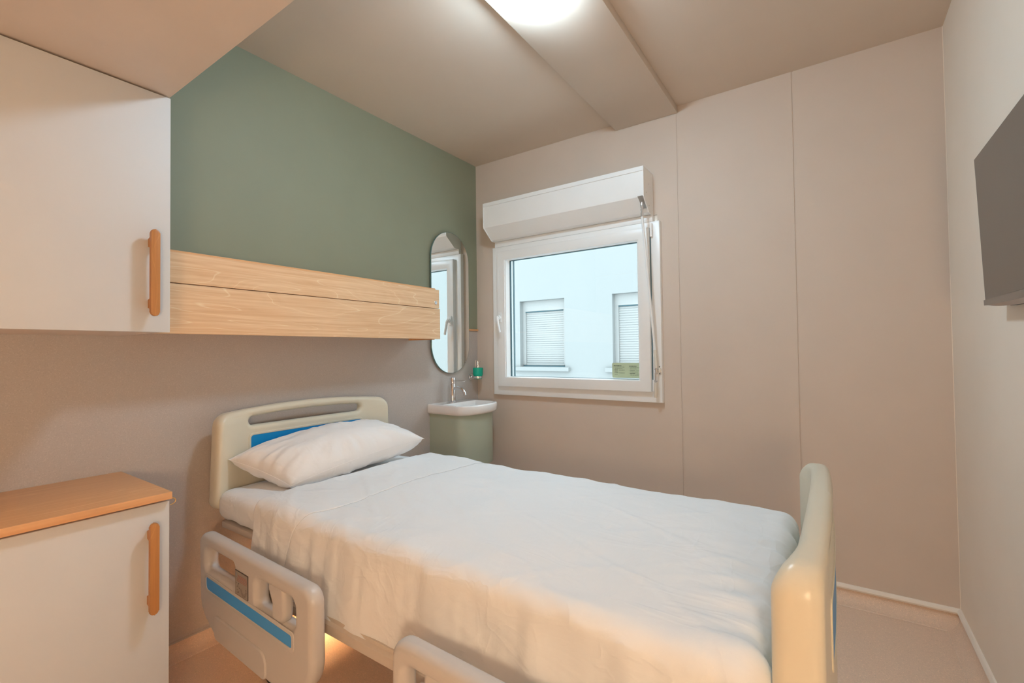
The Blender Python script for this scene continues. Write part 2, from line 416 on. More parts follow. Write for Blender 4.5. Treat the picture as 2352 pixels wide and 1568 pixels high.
# roller shutter box with crank rod
rs = thing('roller_shutter_box', 'long white roller shutter box with a crank rod, above the window', 'shutter box', (.74, WY, 1.92))
bx0, bx1 = .189, 1.294
prof = [(WY-.001, 2.160), (WY-.157, 2.160), (WY-.159, 2.158), (WY-.159, 2.010), (WY-.155, 1.999), (WY-.072, 1.931), (WY-.062, 1.928), (WY-.001, 1.928)]
b = BM(); prism(b, prof, 'x', bx0+.004, bx1-.004); obj('housing', b, M['pvc'], rs, smooth=20)
prof2 = [(WY-.001, 2.164), (WY-.160, 2.164), (WY-.163, 2.161), (WY-.163, 2.007), (WY-.159, 1.996), (WY-.074, 1.927), (WY-.064, 1.924), (WY-.001, 1.924)]
b = BM(); prism(b, prof2, 'x', bx0, bx0+.004); obj('end_cap', b, M['pvc'], rs, smooth=0)
b = BM(); prism(b, prof2, 'x', bx1-.004, bx1); o = obj('end_cap', b, M['pvc'], rs, smooth=0)
for (yy, zz) in ((WY-.115, 2.03), (WY-.075, 1.965), (WY-.08, 2.085)):
    b = BM(); lathe(b, [(0, 0), (.0032, 0), (.0028, .0015), (0, .0015)], (bx1-.0005, yy, zz), 'x', 10); obj('screw', b, M['steel'], o)
b = BM(); prism(b, [(WY-.164, 2.163), (WY-.1585, 2.163), (WY-.1585, 2.1395), (WY-.1605, 2.1375), (WY-.164, 2.1395)], 'x', bx0+.003, bx1-.003); obj('lid_edge', b, M['pvc'], rs, smooth=0)
# bracket on the sloping underside, universal joint, rod and folding crank
def slope(t): return Vector((0, WY-.155+.083*t, 1.999-.068*t))
b = BM(); n = Vector((0, -.068, -.083)).normalized()
pts = [(-.028, -.06), (-.0, -.06), (.0, .72), (-.022, .72)]
A = [b.verts.new(Vector((1.287+px_, *slope(t)[1:])) + n*.0006) for px_, t in pts]; B = [b.verts.new(v.co + n*.003) for v in A]
b.faces.new(A); b.faces.new(B[::-1])
for i in range(4): b.faces.new((A[i], B[i], B[(i+1) % 4], A[(i+1) % 4]))
obj('bracket', b, M['steel'], rs, smooth=0)
jt = Vector((1.272, WY-.130, 1.985)); rb = Vector((1.309, WY-.062, 1.150))
d = (rb-jt).normalized()
b = BM(); tube(b, [jt+Vector((0, .01, .012)), jt-Vector((0, 0, .03)), jt-Vector((0, 0, .042))], [.0085, .0085, .006], 14)
tube(b, [jt-Vector((0, 0, .04)), jt-Vector((0, 0, .078))], [.0058, .0058], 12)
tube(b, [jt-Vector((0, .0, .052))+Vector((-.007, 0, 0)), jt-Vector((0, .0, .052))+Vector((.007, 0, 0))], .004, 8)
tube(b, [jt-Vector((0, 0, .070)), jt-Vector((0, 0, .09))], [.0072, .0072], 12)
obj('universal_joint', b, M['chrome'], rs)
b = BM(); p0 = jt-Vector((0, 0, .085)); tube(b, [p0, p0.lerp(rb, .3), p0.lerp(rb, .7), rb], .0068, 12); obj('crank_rod', b, M['pvc'], rs)
b = BM(); p1 = rb+d*.002; p2 = Vector((1.3135, WY-.062, 1.062)); tube(b, [rb-d*.012, p2], .0085, 12); obj('crank_grip', b, M['rod'], rs); b = BM()
p3 = Vector((1.310, WY-.064, .982)); p4 = Vector((1.308, WY-.064, .902)); tube(b, [p3, p4, p4-Vector((0, 0, .004))], [.0095, .0095, .007], 12)
obj('crank_grip', b, M['rod'], rs)
b = BM(); box(b, 1.3085, 1.3185, WY-.068, WY-.056, 1.03, 1.068, .002); box(b, 1.3065, 1.3145, WY-.07, WY-.060, .975, 1.035, .002)
tube(b, [(1.304, WY-.064, 1.055), (1.322, WY-.064, 1.055)], .003, 8); tube(b, [(1.302, WY-.066, .99), (1.32, WY-.066, .99)], .003, 8)
obj('crank_hinge', b, M['steel'], rs)
b = BM(); box(b, 1.318, 1.332, WY-.045, WY-.0305, 1.035, 1.061, .004); box(b, 1.3125, 1.322, WY-.06, WY-.0305, 1.042, 1.054, .003); cl = obj('rod_clip', b, M['rod'], rs)
b = BM(); lathe(b, [(0, -.002), (.0028, -.002), (.0028, .001), (0, .001)], (1.3225, WY-.031, 1.068), 'y', 8); obj('screw', b, M['dark'], cl); b = BM(); lathe(b, [(0, -.002), (.0028, -.002), (.0028, .001), (0, .001)], (1.3225, WY-.031, 1.029), 'y', 8)
obj('screw', b, M['dark'], cl)

# ------------------------------------------------------------------ building outside
EY = 7.25; K = (EY-0.0)/6.0
def ex(x): return 2.118+(x-2.118)*K
def ez(z): return 1.165+(z-1.165)*K
bl = thing('building', 'white rendered building with closed roller shutters seen through the window', 'building', (0, EY, 0))
def recess(b, x0, x1, z0, z1, dpt):
    pass
b = BM()
xs = [(ex(-1.86), ex(-1.08)), (ex(-.345), ex(.435))]; zt, zb = ez(1.93), ez(.925); D = .14
X0, X1, Z0, Z1 = -7, 12, -3, 4.4
cuts = [X0, xs[0][0], xs[0][1], xs[1][0], xs[1][1], X1]
for i in range(5):
    if i % 2 == 0: box(b, cuts[i], cuts[i+1], EY, EY+.4, Z0, Z1)
    else:
        box(b, cuts[i], cuts[i+1], EY, EY+.4, Z0, zb); box(b, cuts[i], cuts[i+1], EY, EY+.4, zt, Z1); box(b, cuts[i], cuts[i+1], EY+D, EY+.4, zb, zt)
obj('facade', b, M['facade'], bl, smooth=0)
for (a, c) in xs:
    fw = .07
    b = BM(); box(b, a+.001, c-.001, EY+D-.05, EY+D+.005, zt-.19, zt-.001); box(b, a+.001, a+fw, EY+D-.045, EY+D, zb+.03, zt-.19); box(b, c-fw, c-.001, EY+D-.045, EY+D, zb+.03, zt-.19)
    sh = obj('shutter_window', b, M['shutter'], bl, smooth=0)
    b = BM(); box(b, a+fw, c-fw, EY+D-.03, EY+D-.012, zb+.026, zb+.062); z = zb+.065; ns = 24; h = (zt-.205-z)/ns
    for k in range(ns): prism(b, [(EY+D-.012, z+k*h+.0005), (EY+D-.018, z+k*h+.006), (EY+D-.020, z+k*h+h*.5), (EY+D-.018, z+k*h+h-.004), (EY+D-.012, z+k*h+h-.0002)], 'x', a+fw, c-fw)
    obj('slats', b, M['shutter'], sh, smooth=0)
    b = BM(); box(b, a+fw, c-fw, EY+D-.012, EY+D-.004, zb+.03, zt-.185); box(b, a+fw, c-fw, EY+D-.05, EY+D-.02, zt-.204, zt-.196); box(b, a+.02, c-.0, EY+D-.06, EY+D, zb+.004, zb+.016); obj('painted_shadow_gap', b, M['extdark'], sh, smooth=0)  # dark-coloured backing and strips stand in for shade around the slats
    b = BM(); box(b, a-.12, c+.10, EY-.07, EY+.06, zb-.075, zb-.004, .006); obj('sill', b, M['facade'], bl, smooth=0)
# yard between the two buildings
bm = BM(); box(bm, -8, 8, WY+.12, EY, -3.1, -3.0); struct(obj('ground', bm, mat('yard_concrete', (.62, .63, .63), .9, var=.05)))

# ------------------------------------------------------------------ lamps
lp = thing('ceiling_lamp', 'round white dome lamp glowing on the raised ceiling panel', 'ceiling lamp', (1.258, 1.37, 2.474))
b = BM(); lathe(b, [(0, 0), (.128, 0), (.128, -.014), (.118, -.018), (0, -.018)], (1.258, 1.37, 2.4744), 'z', 56); obj('lamp_base', b, M['pvc'], lp)
b = BM(); pr = [(0, -.004)] + [(.118*math.cos(a*PI/2/14), -.016-.084*math.sin(a*PI/2/14)) for a in range(0, 15)]; lathe(b, pr, (1.258, 1.37, 2.4744), 'z', 56)
obj('lamp_dome', b, M['dome'], lp)
LX, LY, LZ = 2.40, -.48, 1.0
lp = thing('entry_lamp', 'round warm white globe lamp on the right wall by the entry', 'wall lamp', (WX, LY, LZ))
b = BM(); lathe(b, [(0, 0), (.06, 0), (.06, -.02), (.03, -.024), (0, -.024)], (WX-.0005, LY, LZ), 'x', 32); obj('lamp_base', b, M['pvc'], lp)
b = BM(); lathe(b, [(.11*math.sin(PI*k/16), -.11*math.cos(PI*k/16)) for k in range(17)], (LX, LY, LZ), 'z', 36); obj('globe', b, M['domew'], lp)

# ------------------------------------------------------------------ cabinets
CE = .584
def bar_handle(bm, z0, z1, y=.536, x0=.449, w=.0225):
    """flat oak bar with round ends on two short feet that flow into it"""
    pts = rpoly([(y-w/2, z0), (y+w/2, z0), (y+w/2, z1), (y-w/2, z1)], w*.48, 8)
    prism(bm, pts, 'x', x0+.022, x0+.036)
    bmesh.ops.bevel(bm, geom=[e for e in bm.edges if abs(e.verts[0].co.x-e.verts[1].co.x) < 1e-6], offset=.004, segments=2, affect='EDGES', profile=.5)
    for a, s in ((z0, 1), (z1, -1)):
        prism(bm, [(x0, a+s*.026), (x0, a+s*.050), (x0+.012, a+s*.053), (x0+.024, a+s*.066), (x0+.024, a+s*.012), (x0+.012, a+s*.022)], 'y', y-.008, y+.008)
    return bm
uc = thing('wall_cabinet', 'white wall cabinet with vertical oak bar handle, hung under the dropped ceiling', 'cabinet', (.2, .28, 1.236))
b = BM(); box(b, .001, .411, -.03, CE-.002, 1.237, 1.964, .001); obj('carcass', b, M['carcass'], uc, smooth=0)
b = BM(); box(b, .001, .40, -.03, CE-.006, 1.9635, 1.9715); obj('filler', b, M['oaktop'], uc, smooth=0)
b = BM(); box(b, .4125, .431, -.028, CE+.001, 1.2355, 1.9665, .0012); dr = obj('door', b, M['white'], uc)
b = bar_handle(BM(), 1.282, 1.541, x0=.431); obj('bar_handle', b, M['oakh'], dr)
uc2 = thing('base_cabinet', 'white low cabinet with oak worktop and vertical oak bar handle, standing left of the bed', 'cabinet', (.2, .28, 0))
b = BM(); box(b, .001, .413, -.03, CE-.003, .0, .7265, .001); obj('carcass', b, M['carcass'], uc2, smooth=0)
b = BM(); box(b, .001, .4505, -.032, CE+.002, .7275, .7495, .0015); obj('worktop', b, M['oaktop'], uc2)
b = BM(); box(b, .4145, .433, -.028, CE, .006, .7195, .0012); dr = obj('door', b, M['white'], uc2)
b = bar_handle(BM(), .405, .672, x0=.433); obj('bar_handle', b, M['oakh'], dr)
b = BM(); tube(b, [(.432+.012*math.sin(t), CE+.0015+.011*(1-math.cos(t))*.9, .716+.0105*math.cos(t)*1.0) for t in [PI*1.0*k/12 for k in range(13)]], .0012, 8)
hk = BM(); b.free()
tube(hk, [(.436, CE+.001+.0145*math.sin(PI*k/12), .7175+.0105*math.cos(PI*k/12)) for k in range(13)], .0013, 8)
obj('wire_hook', hk, M['brass'], uc2)

# ------------------------------------------------------------------ oak headwall panel
hp = thing('headwall_panel', 'long oak headwall panel of two boards with a small lock, above the bed head', 'wall panel', (.1, 1.29, 1.24))
b = BM(); box(b, .2005, .2205, .586, 2.007, 1.420, 1.5285, .0008); up = obj('upper_board', b, M['oak'], hp, smooth=0)
b = BM(); box(b, .2005, .2215, .586, 2.012, 1.2405, 1.417, .0008); obj('lower_board', b, M['oak2'], hp, smooth=0)
b = BM(); box(b, .001, .20, .586, 1.97, 1.262, 1.530); box(b, .001, .209, .586, 1.988, 1.5295, 1.537, .001); box(b, .001, .20, 1.968, 1.988, 1.237, 1.53, .001); box(b, .196, .2, .59, 1.99, 1.41, 1.425)
obj('body', b, M['oaktop'], hp, smooth=0)
b = BM(); lathe(b, [(0, 0), (.0105, 0), (.0105, .003), (.009, .0045), (.0062, .005), (.006, .004), (0, .004)], (.2203, 1.9755, 1.4515), 'x', 24); lk = obj('lock', b, M['chrome'], up)
b = BM(); box(b, .2235, .2250, 1.9748, 1.9762, 1.4475, 1.4555); obj('keyhole', b, M['dark'], lk, smooth=0)

# ------------------------------------------------------------------ mirror, basin, vanity, soap
mr = thing('mirror', 'tall oval frameless mirror on the green wall above the washbasin', 'mirror', (.01, 2.333, 1.02))
mo = []
hw, r0, z0m, z1m = .186, .186, 1.022, 1.966
for k in range(33): a = PI*k/32; mo.append((2.333+hw*math.cos(a), z1m-r0+r0*math.sin(a)))
for k in range(33): a = PI+PI*k/32; mo.append((2.333+hw*math.cos(a), z0m+r0+r0*math.sin(a)))
b = BM(); prism(b, mo, 'x', .010, .0195); obj('edge', b, M['mirredge'], mr, smooth=30)
mi2 = [(2.333+(p-2.333)*.988, 1.494+(q-1.494)*.9955) for p, q in mo]
b = BM(); prism(b, mi2, 'x', .0196, .0206); obj('glass', b, M['mirror'], mr, smooth=0)
b = BM(); box(b, .0005, .010, 2.25, 2.42, 1.25, 1.75); obj('backing', b, M['dark'], mr, smooth=0)

def dshape(x0, xs, xe, yc, hw, n=28, p=2.5, q=2.3, rc=.0):
    """D plan: straight back on the wall, straight sides, bowed front"""
    pts = [(x0, yc-hw), (x0+(xs-x0)*.5, yc-hw)]
    for k in range(n+1):
        t = -1+2*k/n; u = math.sin(t*PI/2)
        pts.append((xs+(xe-xs)*max(0, (1-abs(u)**p))**(1/q), yc+hw*u))
    pts += [(x0+(xs-x0)*.5, yc+hw), (x0, yc+hw)]
    return pts
def loft(bm, rings, close_first=True, close_last=True):
    R = [[bm.verts.new(p) for p in r] for r in rings]
    n = len(R[0])
    for a, c in zip(R, R[1:]):
        for k in range(n): bm.faces.new((a[k], a[(k+1) % n], c[(k+1) % n], c[k]))
    if close_first: bm.faces.new(R[0][::-1])
    if close_last: bm.faces.new(R[-1])
    return bm
YB = 2.315
wb = thing('washbasin', 'small white ceramic washbasin with chrome tap in the corner under the mirror', 'washbasin', (.15, YB, .775))
def dz_(pts, z): return [(x, y, z) for x, y in pts]
b = BM()
out = dshape(.0008, .225, .328, YB, .188)
lo = dshape(.0008, .215, .312, YB, .179)
inn = dshape(.105, .225, .306, YB, .163)
def bowl(s, z): 
    return [(.205+(x-.205)*s, YB+(y-YB)*s, z) for x, y in inn]
loft(b, [dz_(lo, .776), dz_([(x*.6+c*.4, y*.6+d_*.4) for (x, y), (c, d_) in zip(lo, out)], .7785), dz_(out, .790), dz_(out, .826), dz_([(x if x < .01 else x-.002, YB+(y-YB)*.992) for x, y in out], .8325), dz_([(x if x < .01 else x-.006, YB+(y-YB)*.975) for x, y in out], .835),
          bowl(1, .8345), bowl(.975, .829), bowl(.93, .812), bowl(.84, .792), bowl(.6, .783), bowl(.2, .781)])
bs = obj('basin', b, M['ceramic'], wb, smooth=50)
b = BM(); lathe(b, [(0, 0), (.016, 0), (.016, .003), (.012, .004), (0, .002)], (.205, YB, .7812), 'z', 20); obj('drain', b, M['chrome'], wb)
b = BM(); FXx, FY = .066, 2.29
lathe(b, [(0, 0), (.0235, 0), (.0235, .004), (.0185, .007), (.0185, .118), (.0172, .120), (.0172, .124), (.0188, .126), (.0188, .158), (.0168, .161), (0, .161)], (FXx, FY, .8352), 'z', 28)
tube(b, [(FXx+.010, FY, .926), (FXx+.045, FY, .930), (FXx+.070, FY, .927), (FXx+.088, FY, .917), (FXx+.099, FY, .902), (FXx+.104, FY, .886)], [.0105, .0105, .0105, .0105, .0105, .0105], 14)
tp = obj('tap', b, M['chrome'], wb)
b = BM(); tube(b, [(FXx+.012, FY, .976), (FXx+.105, FY, .977)], .0038, 10); obj('lever', b, M['chrome'], tp)
vc = thing('vanity_cabinet', 'sage green bow-fronted vanity cabinet hung under the washbasin', 'cabinet', (.15, YB, .45))
vo = dshape(.0008, .205, .296, YB, .172)
b = BM(); loft(b, [dz_([(x if x < .01 else x-.002, YB+(y-YB)*.99) for x, y in vo], .449), dz_(vo, .451), dz_(vo, .7745)]); obj('body', b, M['vanity'], vc, smooth=40)
sd = thing('soap_dispenser', 'emerald green soap dispenser in a chrome wall holder beside the mirror', 'soap dispenser', (.03, 2.56, .97))
SY = 2.553; SX = .068
b = BM(); lathe(b, [(0, 0), (.024, 0), (.024, .006), (.021, .009), (.009, .010), (.009, .024), (0, .024)], (.0006, SY, .985), 'x', 28)
lathe(b, [(.0315, 0), (.0335, .001), (.0335, .016), (.0315, .017), (.0295, .016), (.0295, .001)], (SX, SY, .977), 'z', 32, False)
obj('holder', b, M['chrome'], sd)
b = BM(); lathe(b, [(0, -.004), (.0275, -.004), (.0290, .003), (.0290, .016), (.034, .022), (.0355, .028), (.0362, .072), (.034, .075), (0, .0755)], (SX, SY, .977), 'z', 32); obj('cup', b, M['soap'], sd)
b = BM(); lathe(b, [(0, 0), (.013, 0), (.013, .012), (.010, .014), (.0055, .0145), (.0055, .040), (.0075, .041), (.0075, .046), (0, .046)], (SX, SY, 1.0527), 'z', 20)
tube(b, [(SX, SY, 1.0945), (SX+.022, SY, 1.0945)], .0035, 8); tube(b, [(SX-.011, SY-.012, 1.052), (SX-.011, SY-.012, 1.103)], .0042, 10)
obj('pump', b, M['chrome'], sd)

# ------------------------------------------------------------------ television
tv = thing('television', 'flat screen television with curved bottom edge mounted on the right wall', 'television', (2.5, 1.52, 1.28))
def tvp(y, zl, off):       # tilted plane: the top leans into the room
    return Vector((2.4845-.0145*(zl/.424)+off, y, 1.281+zl))
def tvbox(b, y0, y1, z0, z1, o0, o1):
    V = [b.verts.new(tvp(y, z, o)) for o in (o0, o1) for z in (z0, z1) for y in (y0, y1)]
    for q in ((0, 1, 3, 2), (4, 6, 7, 5), (0, 4, 5, 1), (2, 3, 7, 6), (0, 2, 6, 4), (1, 5, 7, 3)): b.faces.new([V[i] for i in q])
YT0, YT1 = 1.165, 1.876
b = BM(); tvbox(b, YT0, YT1, 0.014, .426, .0015, .020); obj('casing', b, M['tvframe'], tv, smooth=0)
b = BM(); tvbox(b, YT0+.003, YT1-.0035, .0135, .4235, -.0005, .0016); obj('screen', b, M['tvscreen'], tv, smooth=0)
def bow(y): u = (y-(YT0+YT1)/2)/((YT1-YT0)/2); return max(0, 1-u*u)
b = BM(); nn = 24; rows = []
for k in range(nn+1):
    y = YT0-.002+(YT1-YT0+.004)*k/nn
    rows.append([b.verts.new(tvp(y, .0142-.002*bow(y), -.003)), b.verts.new(tvp(y, -.001-.006*bow(y), -.003)), b.verts.new(tvp(y, -.001-.018*bow(y), .004)), b.verts.new(tvp(y, .0005-.016*bow(y), .014)), b.verts.new(tvp(y, .0142, .014))])
for a, c in zip(rows, rows[1:]):
    for k in range(5):
        f = b.faces.new((a[k], c[k], c[(k+1) % 5], a[(k+1) % 5])); f.material_index = 1 if k == 1 else 0
b.faces.new(rows[0]); b.faces.new(rows[-1][::-1])
obj('chin', b, [M['tvchin'], M['tvchin2']], tv, smooth=30)
b = BM(); tvbox(b, YT0+.09, YT1-.13, -.012, .24, .0205, .034); tube(b, [tvp(1.60, -.016, .022), tvp(1.60, -.010, .022)], .004, 8); tube(b, [tvp(1.575, -.016, .022), tvp(1.575, -.010, .022)], .004, 8)
obj('rear_housing', b, M['dark'], tv, smooth=0)
b = BM(); box(b, 2.512, WX-.0005, 1.40, 1.64, 1.36, 1.60, .002); obj('wall_bracket', b, M['dark'], tv, smooth=0)

# ------------------------------------------------------------------ hospital bed
bed = thing('hospital_bed', 'hospital bed with cream plastic end boards, blue inlays and lowered side rails', 'bed', (1.08, 1.27, 0))
YC = 1.274
def endboard(name, zoff, sgn, xface, bowamt, y0=.846, y1=1.702, zlow=.556):
    """moulded end board, bowed in plan; sgn +1 bows towards the foot, -1 towards the wall"""
    w0, w1 = y0-YC, y1-YC
    top = lambda u: .926+.024*(1-(u/.40)**2)
    outl = [(w0-.010, zlow), (w1+.010, zlow), (w1-.004, .87)]
    outl = rpoly([(w0-.010, zlow), (w1+.010, zlow), (w1-.004, .925), (0.30, top(.30)), (.2, top(.2)), (.1, top(.1)), (0, top(0)), (-.1, top(.1)), (-.2, top(.2)), (-.30, top(.30)), (w0+.004, .925)],
                 [.03, .03, .055, 0, 0, 0, 0, 0, 0, 0, .055], 8)
    h0, h1 = -.292, .253+.02
    ht = lambda u: .893+.020*(1-(u/.40)**2)
    hole = rpoly([(-.29, .866), (.27, .866), (.27, ht(.27)), (.15, ht(.15)), (0, ht(0)), (-.15, ht(.15)), (-.29, ht(.29))], [.02, .02, .02, 0, 0, 0, .02], 6)
    def f(u, v, w):
        th = .046+.028*sst(.30, .415, abs(u))*(1-.45*sst(.88, .93, v))
        xo = xface+sgn*.013*(1-(u/.43)**2)
        return (xo-sgn*th*(.5-sgn*w/.052), YC+u, v+zoff)
    cuts = [w0+k*(w1-w0)/28 for k in range(1, 28)]
    b = plate2d([outl, hole], .052, .019, f, cuts)
    o = wn(obj(name, b, M['plastic'], bed, smooth=50))
    rec = rpoly([(-.285, .715), (.268, .715), (.268, .825), (-.285, .825)], .012, 5)
    for s in ((1, -1) if sgn < 0 else (1,)):
        def g(u, v, w): return f(u, v, s*(.0265 if True else 0)+w)
        b = plate2d([rec], .0024, .0008, g, [-.285+.553*k/16 for k in range(1, 16)], 1); obj('blue_inlay', b, M['blue'], o, smooth=40)
        rim = rpoly([(-.295, .705), (.278, .705), (.278, .835), (-.295, .835)], .018, 5)
        b = plate2d([rim, [(p*1.0, q) for p, q in rec]], .005, .0022, g, [-.29+.573*k/16 for k in range(1, 16)], 2); obj('inlay_rim', b, M['plastic'], o, smooth=40)
    return o
endboard('headboard', 0.0, -1, .066, .022)
endboard('footboard', -.108, 1, 2.099, .022, zlow=.50)

# deck, chassis, castors
b = BM(); box(b, .155, .80, .852, 1.69, .497, .522, .006); box(b, .81, 1.30, .852, 1.69, .47, .497, .006); box(b, 1.31, 2.0, .852, 1.69, .47, .497, .006); obj('mattress_deck', b, M['frame'], bed)
b = BM()
for y0 in (.795, 1.70):
    prism(b, [(y0, .372), (y0+.035, .372), (y0+.035, .415), (y0+.008, .415), (y0+.008, .405), (y0, .398)], 'x', .60, 2.02)
box(b, .60, .64, .80, 1.73, .375, .412); box(b, 1.98, 2.02, .80, 1.73, .375, .412); box(b, 1.2, 1.24, .80, 1.73, .375, .412)
box(b, .10, .62, 1.02, 1.06, .42, .46); box(b, .10, .62, 1.48, 1.52, .42, .46); box(b, .08, .12, 1.0, 1.55, .42, .58); box(b, 1.0, 2.04, 1.02, 1.06, .425, .465); box(b, 1.0, 2.04, 1.48, 1.52, .425, .465); box(b, 2.0, 2.05, 1.0, 1.55, .42, .58)
for xx in (1.05, 1.6): box(b, xx, xx+.05, 1.25, 1.30, .14, .42)
box(b, .42, 1.9, 1.255, 1.295, .10, .145, .004)
for xx in (.42, 1.84): box(b, xx, xx+.045, .885, 1.645, .10, .145, .004)
box(b, 1.1, 1.4, 1.2, 1.35, .145, .25)
obj('chassis', b, M['frame'], bed, smooth=20)
def castor(x, y):
    b = BM(); box(b, x-.012, x+.012, y-.022, y+.022, .075, .12, .004); box(b, x-.03, x+.03, y-.018, y-.014, .03, .1); box(b, x-.03, x+.03, y+.014, y+.018, .03, .1)
    c = obj('castor', b, M['frame'], bed)
    b = BM(); lathe(b, [(0, -.013), (.03, -.013), (.044, -.011), (.0495, -.006), (.0495, .006), (.044, .011), (.03, .013), (0, .013)], (x+.012, y, .0498), 'y', 28); obj('wheel', b, M['dark'], c)
for x, y in ((.455, .885), (.455, 1.640), (1.865, .885), (1.865, 1.640)): castor(x, y)
NX, NY, NZ = .275, 1.19, .20
b = BM(); lathe(b, [(.036, 0), (.036, .055), (.012, .06), (.012, .225), (.0, .225), (0, .052), (.031, .052), (.031, 0)], (NX, NY, NZ), 'z', 28, False); nl = obj('night_light', b, M['frame'], bed)
b = BM(); lathe(b, [(0, .040), (.030, .040), (.030, .046), (0, .046)], (NX, NY, NZ), 'z', 28); obj('night_light_lens', b, M['nled'], nl)

RA = math.radians(-2.0)
def rail(x0, y0, L, flip, plate):
    """side rail in its own plane: u along the bed, v up, w outwards thickness"""
    ca, sa = math.cos(RA), math.sin(RA)
    def f(u, v, w):
        if flip: u = L-u
        yy = .0225+w
        return (x0+u*ca-yy*sa, y0+u*sa+yy*ca, v)
    outl = rpoly([(.012, .26), (.14, .198), (L-.12, .198), (L, .29), (L-.004, .532), (.0, .532)], [.10, .09, .09, .10, .045, .040], 8)
    h1 = rpoly([(.062, .415), (.285, .415), (.285, .488), (.062, .488)], .020, 6)
    h2 = rpoly([(.430, .402), (.640+.012, .402), (.640+.012, .482), (.430, .482)], .020, 6)
    b = plate2d([outl, h1, h2], .048, .019, f, None, 5)
    # raised lower shell
    rs_ = rpoly([(.145, .205), (.50, .205), (.50, .286), (.145, .286)], [.02, .02, .045, .02], 6)
    b2 = plate2d([rs_], .012, .005, lambda u, v, w: f(u, v, w-.0235), None, 3)
    me = bpy.data.meshes.new('t'); b2.to_mesh(me); b.from_mesh(me); b2.free(); bpy.data.meshes.remove(me)
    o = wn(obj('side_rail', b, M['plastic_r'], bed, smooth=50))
    bl_ = rpoly([(.076, .352), (.642, .352), (.642, .386), (.074, .392)], [.016, .008, .008, .006], 5)
    b = plate2d([bl_], .0025, .0008, lambda u, v, w: f(u, v, w-.0240), None, 1); obj('blue_inlay', b, M['blue_r'], o, smooth=0)
    rim = rpoly([(.060, .340), (.655, .340), (.655, .398), (.060, .403)], [.026, .016, .014, .012], 5)
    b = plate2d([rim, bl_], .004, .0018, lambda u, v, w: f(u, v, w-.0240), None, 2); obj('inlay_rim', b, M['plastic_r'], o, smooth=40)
    # release lever hanging inside the second opening
    lv = rpoly([(.484, .500), (.592, .500), (.597, .392), (.520, .385), (.523, .44)], [.02, .02, .035, .03, .03], 7)
    b = plate2d([lv], .032, .012, lambda u, v, w: f(u, v, w-.006), None, 4); wn(obj('release_lever', b, M['plastic_r'], o, smooth=50))
    # swing arm behind the rail
    def arm(pts, w0, w1):
        A = [b.verts.new(f(u, v, w0)) for u, v in pts]; B = [b.verts.new(f(u, v, w1)) for u, v in pts]
        b.faces.new(A); b.faces.new(B[::-1])
        for i in range(len(pts)): b.faces.new((A[i], B[i], B[(i+1) % len(pts)], A[(i+1) % len(pts)]))
    for uu in (.20, .62):
        b = BM(); arm(rpoly([(uu-.02, .25), (uu+.03, .25), (uu+.06, .40), (uu+.01, .42)], .015, 4), .0245, .045)
        obj('swing_arm', b, M['frame'], bed)
    if plate:
        b = BM()
        def slab(b, u0, u1, v0, v1, w0, w1, mi=0):
            V = [b.verts.new(f(u, v, w)) for w in (w0, w1) for v in (v0, v1) for u in (u0, u1)]
            for q in ((0, 1, 3, 2), (4, 6, 7, 5), (0, 4, 5, 1), (2, 3, 7, 6), (0, 2, 6, 4), (1, 5, 7, 3)):
                fc = b.faces.new([V[i] for i in q]); fc.material_index = mi
        slab(b, .300, .386, .403, .478, -.0262, -.0235, 1); slab(b, .3016, .3844, .4046, .4764, -.0267, -.0260, 0)
        pl = obj('angle_plate', b, [M['plate'], M['inkd']], o, smooth=0)
        pl['label'] = 'grey angle indicator plate'
        b = BM()
        for v, a, c in ((.4655, .322, .380), (.4615, .320, .381), (.4575, .318, .382), (.4525, .314, .382), (.4475, .314, .380)): slab(b, a, c, v-.0008, v+.0008, -.0270, -.0266)
        obj('red_lines', b, M['inkr'], pl, smooth=0)
        b = BM()
        for R_ in (.0125, .016, .0195):
            cu, cv = .360, .428; n_ = 16
            for k in range(n_):
                a0 = PI+PI*k/n_; a1 = PI+PI*(k+1)/n_
                q = [(cu+R_*math.cos(a0), cv+R_*math.sin(a0)), (cu+R_*math.cos(a1), cv+R_*math.sin(a1)), (cu+(R_+.0011)*math.cos(a1), cv+(R_+.0011)*math.sin(a1)), (cu+(R_+.0011)*math.cos(a0), cv+(R_+.0011)*math.sin(a0))]
                b.faces.new([b.verts.new(f(u, v, -.0269)) for u, v in q])
        rr = random.Random(3)
        for k in range(16):
            u = .308+.024*rr.random(); v = .410+.034*rr.random(); slab(b, u, u+.004, v, v+.0012, -.0270, -.0266)
        for k in range(3): slab(b, .372+.003*k, .375+.003*k, .431+.001*k, .433, -.0270, -.0266)
        obj('gauge_marks', b, M['inkd'], pl, smooth=0)
        b = BM(); b.faces.new([b.verts.new(f(.310+.0055*math.cos(2*PI*k/20), .4665+.0055*math.sin(2*PI*k/20), -.0269)) for k in range(20)])
        obj('round_emblem', b, M['steel'], pl, smooth=0)
    return o
rail(.230, .7445, .742, False, True)
rail(1.287, .7075, .700, True, False)

